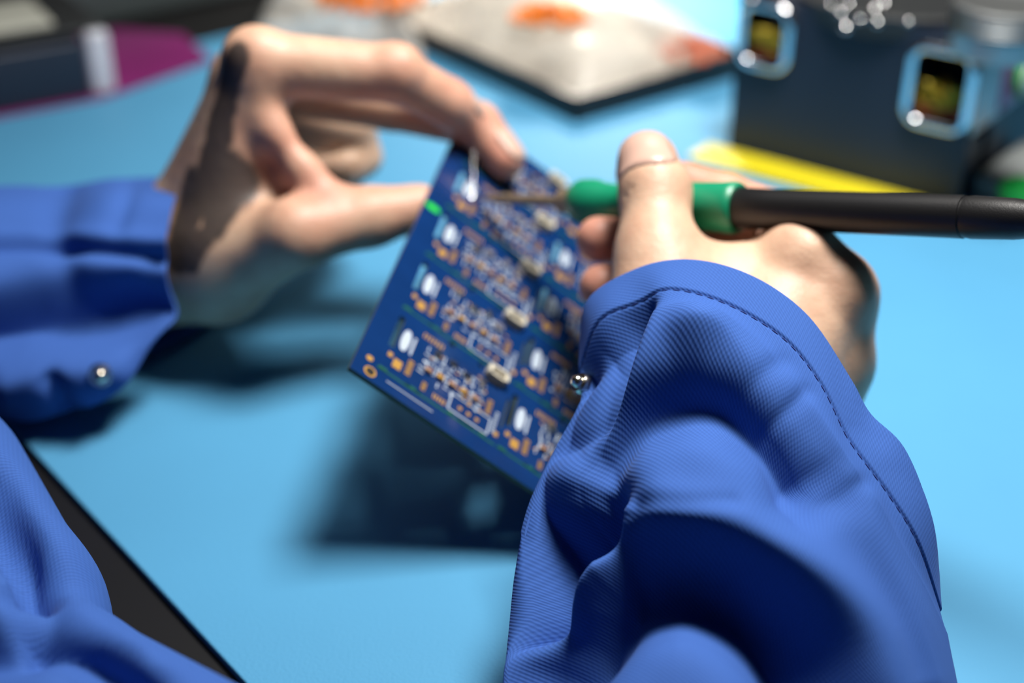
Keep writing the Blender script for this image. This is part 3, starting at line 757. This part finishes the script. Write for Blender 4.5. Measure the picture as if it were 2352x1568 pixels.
for ci, (cx, cy) in enumerate(cells):
    def S_(x, y, w, h): flat(silk, cx + x * .001, cy + y * .001, w * .001, h * .001)
    def G_(x, y, w, h): flat(pads, cx + x * .001, cy + y * .001, w * .001, h * .001, .00011)
    ov = [B(cx + .0053 + .0016 * math.copysign(abs(math.cos(a)) ** .8, math.cos(a)), cy + .0185 + .0052 * math.sin(a), .00014) for a in np.linspace(0, 2 * math.pi, 29)[:-1]]
    silk.add(ov, [tuple(range(28))])
    S_(8.2, 18, .7, 8.5)                                                        # printed bar beside the oval
    for x, y, w, h in ((33, 9.8, 15, .45), (33, 2.4, 15, .45), (25.6, 6.1, .45, 7.6), (40.4, 6.1, .45, 7.6)): S_(x, y, w, h)
    for q in range(3): G_(29.5 + 3.2 * q, 5.6, 1.3, 1.3)
    G_(5.6, 6.2, 3.0, 4.0); G_(2.4, 8.4, 1.6, 2.0); G_(43.4, 5.0, 1.4, 2.0)
    for q in range(7): G_(9.6, 5.0 + 1.05 * q, 2.0, .55); G_(10.5 + 1.15 * q, 26.4, .55, 2.2); G_(38.6, 11.5 + 1.0 * q, 1.8, .5)
    for q in range(5): G_(16.0, 3.0 + .8 * q, 1.6, .4); G_(20 + 1.0 * q, 3.4, .5, 2.2)
    for q in range(9): S_(42.0, 5 + 1.15 * q, 1.2, .5)                          # column of printed marks
    for x in range(8):
        for y in range(5):                                                      # dense printed designators
            if rr.random() < .88:
                w, h = rr.choice([(1.9, .45), (.45, 2.2), (1.3, 1.1), (.45, 2.8), (2.3, .5)])
                S_(13.6 + 3.0 * x + rr.uniform(-.5, .5), 9.2 + 3.2 * y + rr.uniform(-.6, .6), w, h)
    for x in range(6): S_(14.5 + 3.6 * x, 14.2, .4, 4.2); S_(16 + 3.6 * x, 21.2, .4, 3.4)
    for q in range(14): G_(rr.uniform(13, 37), rr.uniform(9, 25), 1.0, .8)
    for x, y, w, h in ((22, .2, 44, .7), (2, .6, 3, 1.6), (13, .8, 2, 1.4), (27, .8, 2, 1.4), (39, .8, 2, 1.4)): flat(trc, cx + x * .001, cy + y * .001, w * .001, h * .001, .00006)
    for q in range(5):                                                          # tan capacitors in a row
        m_ = MB(); m_.box(B(cx + .0155 + .0044 * q, cy + .0118 + .0004 * q, .0007), D2, D1, D3, .0026, .0016, .0012, .0003); chips.append(m_.build('chip', PM['gold'] if q % 2 else PM['tan'], None, True))
    for q in range(4):
        x, y = cx + .016 + .006 * q + rr.uniform(-.001, .001), cy + .0215 + rr.uniform(-.0025, .0025); m_ = MB()
        w, h, t = rr.choice([(.0036, .0030, .0010), (.0022, .0034, .0009), (.0030, .0018, .0009)])
        m_.box(B(x, y, t / 2 + .0001), D2, D1, D3, w, h, t, .00015); chips.append(m_.build('chip', PM[rr.choice(['chip', 'chip', 'dark', 'tin'])], None, True))
    x, y = cx + .0375, cy + .0288; m_ = MB(); w, h, t = .0076, .0040, .0034
    m_.box(B(x, y, .0007), D2, D1, D3, w, h, .0012, .0002)
    for sx in (-1, 1): m_.box(B(x + sx * (w / 2 - .0006), y, t / 2), D2, D1, D3, .0012, h, t, .0002)
    m_.box(B(x, y + h / 2 - .0005, t / 2), D2, D1, D3, w, .0010, t, .0002); m_.box(B(x, y - h / 2 + .0005, t / 2 - .0003), D2, D1, D3, w, .0008, t - .0006, .0002)
    cn = m_.build('connector', PM['conn'], None, True); parts.append(cn)
    m_ = MB()
    for s_ in (-1, 0, 1): m_.box(B(x + s_ * .0017, y, .0017), D2, D1, D3, .0005, .0005, .002)
    pn = m_.build('pin', PM['tin'], None, False); adopt(pcb, pn); pn.parent = cn
    m_ = MB(); m_.box(B(x, y - .0030, .0006), D2, D1, D3, .0050, .0014, .0010, .0001); chips.append(m_.build('chip', PM['dark'], None, True))  # dark bar put in for the shadow beneath the connector
flat(silk, .0205, .0042, .017, .0003)  # glare along the rail groove, painted as a pale line with the print
parts += chips
parts += [pads.build('solder_pads', PM['gold']), silk.build('silkscreen_and_glare', PM['silk']), trc.build('green_marking', PM['mint'])]
# fiducial, tooling hole and green inspection mark on the rail
mb = MB(); mb.lathe(B(.0062, .0036, -.0001), D3, [(0, .0021), (.00022, .0021)], 28); parts.append(mb.build('hole_ring', PM['gold']))
mb = MB(); mb.lathe(B(.0062, .0036, .0000), D3, [(0, .0014), (.00026, .0014)], 28); parts.append(mb.build('tooling_hole', M['table']))
mb = MB(); mb.lathe(B(.0045, .0088, -.0001), D3, [(0, .0012), (.00022, .0012)], 24); parts.append(mb.build('fiducial', PM['gold']))
q_, _ = None, None
def on_board(px, py):
    r = P(px, py, 1.0) - C0; t = ((A - C0) @ D3) / (r @ D3); w = C0 + r * t - A; return float(w @ D2), float(w @ D1)
gx, gy = on_board(994, 477)
mb = MB(); vs_ = [B(gx + .0031 * math.cos(a), gy + .0018 * math.sin(a), .00015) for a in np.linspace(0, 2 * math.pi, 33)[:-1]]
mb.add(vs_, [tuple(range(32))]); parts.append(mb.build('green_mark', PM['grn']))
adopt(pcb, *parts)

# ------------------------------------------------------------------ soldering iron and solder wire
bx, by = on_board(1088, 458); tipP = B(bx, by, .0010)
IA = P(1500, 470, .467)
ax = nrm(IA - tipP)
def iron_at(px):
    """distance along the iron from its tip at a photograph column"""
    lo2, hi2 = 0., .4
    for _ in range(50):
        m_ = (lo2 + hi2) / 2; pj, _d = project((tipP + ax * m_)[None])
        if pj[0, 0] > px: hi2 = m_
        else: lo2 = m_
    return lo2
iron = empty('soldering_iron', tipP); tag(iron, 'soldering iron with green grip and black handle held in the right hand', 'soldering iron')
s1, s2, s3, s4, s5, s6 = [iron_at(x) for x in (1290, 1322, 1700, 2215, 2235, 2420)]
mb = MB(); mb.lathe(tipP, ax, [(0, .0003), (.006, .0009), (.012, .0019), (s1, .0019)], 24); pt = mb.build('tip', M['iron'], None, True)
mb = MB(); mb.lathe(tipP, ax, [(s1 - .001, .0032), (s1, .0044), (s2 - .001, .0046), (s2 + .003, .0046)], 28); pf = mb.build('ferrule', M['iron'], None, True)
gl = s3 - s2
prof = [(s2, .0052), (s2 + .0008, .0068), (s2 + .003, .0078), (s2 + .008, .0080), (s2 + .013, .0068), (s2 + .018, .0064), (s2 + gl * .5, .0070), (s2 + gl * .72, .0078), (s2 + gl * .88, .0080), (s3 - .0025, .0084), (s3 - .001, .0082), (s3, .0074)]
mb = MB(); mb.lathe(tipP, ax, prof, 40); pg = mb.build('grip', M['green'], None, True)
mb = MB(); mb.lathe(tipP, ax, [(s3 - .004, .0055), (s3, .0066), (s3 + .012, .0063), ((s3 + s4) / 2, .0062), (s4, .0061), (s4 + .0002, .0057), (s5, .0057)], 40); ph = mb.build('handle', M['black'], None, True)
mb = MB(); mb.lathe(tipP, ax, [(s5 - .002, .0058), (s5, .0061), (s5 + .012, .0057), (s6, .0044), (s6 + .01, .0036)], 36); pb = mb.build('strain_relief', M['black'], None, True)
e_ = tipP + ax * (s6 + .008)
pts = catmull([e_, e_ + ax * .04 - UP * .004, e_ + ax * .10 - UP * .03, e_ + ax * .15 + NN * .04 - UP * .06, T(.52, .22, ZT + .004), T(.62, .42, ZT + .004), T(.66, .8, ZT + .004)], 60)
for p in pts: p[2] = max(p[2], ZT + .003)
mb = MB(); mb.tube(pts, .0026, 12); pc = mb.build('cord', M['black'], None, True)
adopt(iron, pt, pf, pg, ph, pb, pc)

wt = P(1087, 312, .534); we = tipP + D3 * .0006 - ax * .0012
mb = MB(); mb.tube([wt + (we - wt) * t for t in np.linspace(0, 1, 12)], .0004, 10); wo = mb.build('solder_wire', M['solder'], None, True)
tag(wo, 'thin bright solder wire between left fingers and the iron tip', 'wire')
mb = MB(); mb.lathe(tipP - ax * .0012 - D3 * .0012, D3, [(0, .0016), (.0006, .0015), (.0012, .0011), (.0016, .0004), (.0017, 0)], 20)
sj = mb.build('solder_joint', M['solder'], None, True); adopt(pcb, sj)

# ------------------------------------------------------------------ objects at the back of the bench
BM = dict(
    navy=mat('navy_plastic', srgb(24, 36, 56), .5), charcoal=mat('charcoal_plastic', srgb(40, 43, 45), .6), brass=mat('brass_wool', srgb(214, 186, 60), .35, .5),
    red=mat('red_sponge', srgb(176, 60, 44), .8, noise=.2), alu=mat('brushed_aluminium', (.45, .47, .47), .42, 1.0), grn=mat('bright_green_plastic', srgb(20, 170, 70), .4),
    white=mat('white_plastic', srgb(225, 228, 222), .4), yellow=mat('yellow_plastic', srgb(236, 220, 30), .45), ink=mat('black_ink', srgb(30, 30, 40), .6),
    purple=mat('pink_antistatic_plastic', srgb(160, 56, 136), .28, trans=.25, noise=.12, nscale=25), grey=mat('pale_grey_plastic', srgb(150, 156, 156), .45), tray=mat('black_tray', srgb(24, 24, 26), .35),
    orange=mat('orange_beads', srgb(252, 136, 10), .4), coral=mat('coral_beads', srgb(222, 120, 84), .45), cream=mat('cream_card', srgb(206, 200, 150), .5), paper=mat('pale_panel', srgb(196, 198, 186), .5),
    clear=mat('clear_acrylic', (.8, .84, .9), .12, trans=.45))
def film():
    m = bpy.data.materials.new('clear_film'); m.use_nodes = True; nt = m.node_tree; L = nt.links.new
    b = nt.nodes['Principled BSDF']; b.inputs['Base Color'].default_value = (.80, .76, .69, 1); b.inputs['Roughness'].default_value = .3
    tr = nt.nodes.new('ShaderNodeBsdfTransparent'); tl = nt.nodes.new('ShaderNodeBsdfTranslucent'); tl.inputs[0].default_value = (.9, .9, .88, 1)
    m1 = nt.nodes.new('ShaderNodeMixShader'); m1.inputs[0].default_value = .35; L(b.outputs[0], m1.inputs[1]); L(tl.outputs[0], m1.inputs[2])
    n = nt.nodes.new('ShaderNodeTexNoise'); n.inputs['Scale'].default_value = 30; tc = nt.nodes.new('ShaderNodeTexCoord'); L(tc.outputs['Object'], n.inputs[0])
    mr = nt.nodes.new('ShaderNodeMapRange'); mr.inputs[1].default_value = .35; mr.inputs[2].default_value = .65; mr.inputs[3].default_value = .4; mr.inputs[4].default_value = .7; L(n.outputs[0], mr.inputs[0])
    m2 = nt.nodes.new('ShaderNodeMixShader'); L(mr.outputs[0], m2.inputs[0]); L(m1.outputs[0], m2.inputs[1]); L(tr.outputs[0], m2.inputs[2])
    L(m2.outputs[0], nt.nodes['Material Output'].inputs[0]); return m
BM['film'] = film()

# tip-cleaner station
FL = G(1672, 342); FR = G(2197, 480); sx_ = nrm(FR - FL); sy_ = np.array([-sx_[1], sx_[0], 0]); SW = float(np.linalg.norm(FR - FL)); SH = .081; SD = .13
st_ = empty('tip_cleaner_station', FL + sx_ * SW / 2 + sy_ * SD / 2); tag(st_, 'dark navy soldering stand with two chrome framed windows of brass wool', 'soldering stand')
def Sp(x, y, z): return FL + sx_ * x + sy_ * y + UP * z
win = [(SW * .035, .049, SW * .225, SH - .004), (SW * .755, .039, SW * .975, SH - .008)]
mb = MB(); plate_with_holes(mb, Sp(0, 0, 0), sx_, UP, -sy_, SW, SH, .003, win)
mb.box(Sp(SW / 2, SD / 2 + .018, SH / 2), sx_, sy_, UP, SW - .002, SD - .030, SH - .0004)
mb.box(Sp(SW / 2, .012, .016), sx_, sy_, UP, SW - .002, .02, .03); mb.box(Sp(SW / 2, .014, SH - .0025), sx_, sy_, UP, SW, .024, .005)
mb.box(Sp(SW * .5, .012, SH * .6), sx_, sy_, UP, SW * .5, .02, SH * .7); mb.box(Sp(.0015, .016, SH / 2), sx_, sy_, UP, .003, .03, SH)
parts = [mb.build('housing', BM['navy'])]
for wi, (x0, z0, x1, z1) in enumerate(win):
    mb = MB(); y_ = -.0015; r_ = .006
    lp = []
    for cx, cz, a0 in ((x1 - r_, z1 - r_, 0), (x0 + r_, z1 - r_, 90), (x0 + r_, z0 + r_, 180), (x1 - r_, z0 + r_, 270)):
        for q in range(6):
            a = math.radians(a0 + 18 * q); lp.append(Sp(cx + (r_ + .001) * math.cos(a), y_, cz + (r_ + .001) * math.sin(a)))
    lp.append(lp[0]); mb.tube(lp, .0026, 12); fr_ = mb.build('window_frame', M['chrome'], None, True); parts.append(fr_)
    mb = MB(); r2 = random.Random(wi)
    for q in range(90):
        c = Sp(r2.uniform(x0 + .006, x1 - .006), r2.uniform(.001, .008), r2.uniform(z0 + .010, z1 - (.012 if wi == 0 else .018))); a = r2.uniform(0, 6.28); tt = r2.uniform(-1, 1)
        u = nrm(np.array([math.cos(a), math.sin(a), tt])); v = nrm(np.cross(u, [.3, .5, .8])); rad = r2.uniform(.0025, .005)
        mb.tube([c + rad * (math.cos(t) * u + math.sin(t) * v) + np.cross(u, v) * t * .0003 for t in np.linspace(0, 7, 22)], .0004, 5, False)
    parts.append(mb.build('brass_wool', BM['brass'], None, True)); parts[-1]['kind'] = 'stuff'
    mb = MB(); mb.box(Sp((x0 + x1) / 2, .008, z0 + .0045), sx_, sy_, UP, x1 - x0 - .003, .010, .007, .001); parts.append(mb.build('sponge_strip', BM['red'], None, True))
mb = MB(); mb.box(Sp(SW + .0008, .035, .057), sx_, sy_, UP, .0016, .070, .040, .0006); parts.append(mb.build('side_plate', BM['alu'], None, True))
mb = MB(); mb.box(Sp(SW + .002, .050, .056), sx_, sy_, UP, .001, .040, .034, .0004); parts.append(mb.build('painted_purple_reflection', BM['purple'], None, True))  # purple reflection in the side plate, added as a thin coloured sheet
mb = MB(); mb.lathe(Sp(SW * .52, .044, SH - .009), UP, [(0, .044), (.003, .0495), (.012, .051), (.013, .049), (.0115, .046), (.0105, .02), (.0105, 0)], 64); parts.append(mb.build('dish', BM['charcoal'], None, True))
mb = MB(); mb.lathe(Sp(SW + .001, .055, .050), sx_, [(0, .010), (.004, .010), (.0045, .0095)], 32); kb = mb.build('knob', BM['grn'], None, True); parts.append(kb)
mb = MB(); mb.lathe(Sp(SW + .0054, .055, .050), sx_, [(0, .0086), (.001, .0086), (.0015, .007), (.0016, 0)], 32); kc = mb.build('knob_cap', BM['white'], None, True); adopt(st_, kc); kc.parent = kb
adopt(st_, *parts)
for q, (px, py) in enumerate([(1908, 8), (1932, 30), (1943, 64), (1976, 42), (2015, 50), (2010, 22), (2088, 46), (1950, 8), (2030, 10)]):
    c = G(px, py, SH + .0045); mb = MB(); rb = .0016 + .0004 * (q % 3)
    mb.lathe(c - UP * .0022, UP, [(0, rb * .5), (rb * .4, rb * .95), (rb, rb), (rb * 1.6, rb * .6), (rb * 1.8, 0)], 16); o = mb.build('solder_bead', M['solder'], None, True)
    tag(o, 'shiny solder bead lying in the dark dish of the soldering stand', 'solder bead', 'solder beads in the dish')
# ridged aluminium tin on the stand
c = G(2290, 118, SH); tin = empty('tin', c); mb = MB()
mb.lathe(c, UP, [(0, .0205), (.001, .0215), (.0095, .0215), (.010, .0208), (.0108, .0208)], 56); t1 = mb.build('tin_body', BM['alu'], None, True)
pr = [(.0108, .0216)]
for q in range(5): pr += [(.0112 + q * .0018, .0224), (.0122 + q * .0018, .0218)]
mb = MB(); mb.lathe(c, UP, pr + [(.0212, .0216), (.0218, .0200), (.0212, .0190), (.0212, 0)], 56); t2 = mb.build('lid', BM['alu'], None, True)
adopt(tin, t1, t2); tag(tin, 'round silver tin with ridged lid on top of the soldering stand', 'tin')
# pale switch box at the right edge
c0 = G(2215, 462); bxx = nrm(G(2352, 500) - c0); byy = np.array([-bxx[1], bxx[0], 0])
sb = empty('switch_box', c0 + bxx * .05 + byy * .04); mb = MB(); mb.box(c0 + bxx * .06 + byy * .035 + UP * .006, bxx, byy, UP, .12, .06, .012, .003); s1_ = mb.build('case', BM['grey'], None, True)
cb = G(2352, 446, .012); mb = MB(); mb.lathe(cb - UP * .001, UP, [(0, .0115), (.004, .0115), (.006, .010), (.0065, 0)], 36); s2_ = mb.build('button', BM['grn'], None, True)
adopt(sb, s1_, s2_); tag(sb, 'pale grey low box with round green button beside the soldering stand', 'switch box')
# yellow rule in front of the stand
a_ = G(1672, 362); b_ = G(2085, 470); rx = nrm(b_ - a_); ry = np.array([-rx[1], rx[0], 0]); c = (a_ + b_) / 2 - ry * .004
ru = empty('ruler', c); mb = MB(); RL = float(np.linalg.norm(b_ - a_)); mb.box(c + UP * .0014, rx, ry, UP, RL + .03, .021, .0022, .0005); r1_ = mb.build('blade', BM['yellow'], None, True)
mb = MB()
for q in range(30): mb.box(c + rx * (-RL / 2 + q * .005) - ry * .0085 + UP * .00255, rx, ry, UP, .0004, .0032 if q % 2 else .0048, .0001)
r2_ = mb.build('graduations', BM['ink']); adopt(ru, r1_, r2_); tag(ru, 'yellow plastic ruler lying on the mat before the soldering stand', 'ruler')

# tray with two bags of small parts
tb = G(1322, 283); ta_ = nrm(G(1040, 152) - tb); tc_ = nrm(np.array([ta_[1], -ta_[0], 0])); tc_ = tc_ if tc_[0] > 0 else -tc_
TWa, TWc, TH = .20, .128, .014
tr_ = empty('tray', tb + ta_ * TWa / 2 + tc_ * TWc / 2); mb = MB()
def Tp(a, c, z): return tb + ta_ * a + tc_ * c + UP * z
mb.box(Tp(TWa / 2, TWc / 2, .0015), ta_, tc_, UP, TWa, TWc, .003)
for a, c, wa, wc in ((TWa / 2, .0015, TWa, .003), (TWa / 2, TWc - .0015, TWa, .003), (.0015, TWc / 2, .003, TWc), (TWa - .0015, TWc / 2, .003, TWc)):
    mb.box(Tp(a, c, TH / 2 + .0005), ta_, tc_, UP, wa, wc, TH - .001, .0008)
o = mb.build('tray_body', BM['tray'], None, True); adopt(tr_, o); tag(tr_, 'shallow black tray holding clear bags of small parts', 'tray')

def pillow(name, c, u, v, w, h, t, base_z, seed, label):
    r3 = np.random.default_rng(seed); n = 41; ph = r3.uniform(0, 6.28, 8); fr = r3.uniform(4, 16, (8, 2)); V_ = []; top_ = []
    X, Y = np.meshgrid(np.linspace(-1, 1, n), np.linspace(-1, 1, n), indexing='ij')
    prof = np.clip(1 - np.abs(X) ** 3, 0, 1) ** .6 * np.clip(1 - np.abs(Y) ** 3, 0, 1) ** .6
    wr = sum(np.sin(fr[q, 0] * X + fr[q, 1] * Y + ph[q]) for q in range(8)) / 8
    up = base_z + t * prof * (1 + .35 * wr) + .0015 + .002 * wr * (1 - prof); dn = np.minimum(base_z + .0003 + 0 * X, up - .0004)
    rad = 1 - .06 * (1 - np.cos(2 * np.pi * X)) * np.abs(Y)
    base = c + (X * w / 2)[..., None] * u + (Y * h / 2 * rad)[..., None] * v
    top_ = base.copy(); top_[..., 2] += up; bot = base.copy(); bot[..., 2] += dn
    I = np.arange(n * n).reshape(n, n); q = np.stack([I[:-1, :-1], I[1:, :-1], I[1:, 1:], I[:-1, 1:]], -1).reshape(-1, 4)
    rim = list(I[0, :]) + list(I[1:, -1]) + list(I[-1, -2::-1]) + list(I[-2:0, 0][::1]); rim = np.array(rim)
    side = np.stack([rim, np.roll(rim, -1), np.roll(rim, -1) + n * n, rim + n * n], -1)
    o = quads_obj(name, np.concatenate([top_.reshape(-1, 3), bot.reshape(-1, 3)]), np.concatenate([q, q[:, ::-1] + n * n, side]), BM['film'])
    return tag(o, label, 'plastic bag')

def heap(name, c, rx_, ry_, hz, n, material, label, seed, size=.0028, u=RIGHT, v=np.array([0, 1., 0])):
    r4 = random.Random(seed); mb = MB()
    for q in range(n):
        a = r4.uniform(0, 6.28); r = math.sqrt(r4.random()); x, y = r * math.cos(a), r * math.sin(a); z = hz * (1 - r * r) * r4.uniform(.2, 1) + size * .6
        d = nrm(np.array([r4.uniform(-1, 1), r4.uniform(-1, 1), r4.uniform(-.5, .5)])); p = c + u * x * rx_ + v * y * ry_ + UP * z
        mb.tube([p - d * size, p - d * size * .6, p + d * size * .6, p + d * size], [size * .25, size * .5, size * .5, size * .25], 7)
    o = mb.build(name, material, None, True); return tag(o, label, 'small parts', None, 'stuff')

c = Tp(.055, .062, 0)
pillow('plastic_bag', Tp(.094, .064, 0), ta_, tc_, .176, .118, .040, .004, 4, 'clear plastic bag lying over the black tray with orange parts')
heap('orange_components', G(1265, 48, .036), .022, .013, .010, 300, BM['orange'], 'heap of small orange parts in the bag on the black tray', 1)
heap('coral_components', G(1585, 120, .017), .020, .022, .008, 200, BM['coral'], 'heap of coral coloured parts at the right end of the tray bag', 2, .002)
bl = G(795, 60)
pillow('plastic_bag', bl, RIGHT, np.array([0, 1., 0]), .105, .15, .030, .0006, 9, 'greyish plastic bag of orange parts left of the black tray')
heap('orange_components', G(845, 2, .026), .034, .028, .014, 320, BM['orange'], 'heap of orange parts inside the greyish bag behind the left hand', 5)

# pink sheet and storage case at the left
mb = MB(); pts = [G(-120, 300), G(0, 272), G(240, 228), G(488, 140), G(420, 82), G(270, 70), G(-150, 150)]
n = len(pts); mb.add([p + UP * .0012 for p in pts] + [p + UP * .0003 for p in pts], [tuple(range(n)), tuple(range(2 * n - 1, n - 1, -1))] + [(i, i + n, (i + 1) % n + n, (i + 1) % n) for i in range(n)])
o = mb.build('antistatic_bag', BM['purple']); tag(o, 'flat pink purple anti-static bag lying under the storage case', 'bag')
cr_ = G(268, 212, .001); cx_ = nrm(G(-60, 272, .001) - cr_); cy_ = np.array([cx_[1], -cx_[0], 0]); cy_ = cy_ if cy_[1] > 0 else -cy_
sc_ = empty('storage_case', cr_ + cx_ * .08 + cy_ * .06)
def Cp(x, y, z): return cr_ + cx_ * x + cy_ * y + UP * z
CW, CD, CH = .17, .10, .036
mb = MB(); mb.box(Cp(.014 + CW / 2, CD / 2, CH / 2 - .002), cx_, cy_, UP, CW, CD, CH - .004, .002); k1 = mb.build('case_body', BM['navy'], None, True)
mb = MB(); mb.box(Cp(.006, .006, CH / 2), cx_, cy_, UP, .013, .013, CH, .003); k2 = mb.build('corner_post', BM['clear'], None, True)
mb = MB(); mb.box(Cp(.006 + CW * .5, CD / 2 + .005, CH + .0005), cx_, cy_, UP, CW + .01, CD, .003, .001); k3 = mb.build('lid', BM['charcoal'], None, True)
mb = MB(); mb.box(Cp(.085, .04, CH + .0035), cx_, cy_, UP, .12, .05, .004, .001); k4 = mb.build('label_panel', BM['paper'], None, True)
mb = MB(); mb.box(Cp(.075, .072, CH + .005), cx_, cy_, UP, .05, .018, .006, .002); k5 = mb.build('latch', BM['cream'], None, True)
adopt(sc_, k1, k2, k3, k4, k5); tag(sc_, 'dark storage case with clear corner and pale top on the pink bag', 'storage case')
# steel rail behind the mat
mb = MB(); a_ = T(mat_e0 - .06, .1, ZT); mb.box(T(mat_e0 - .10, .55, ZT + .012), E, NN, UP, .05, .95, .028, .003)
o = mb.build('bench_rail', M['steel'], None, True); tag(o, 'grey steel rail along the far side of the bench behind the mat', 'rail')
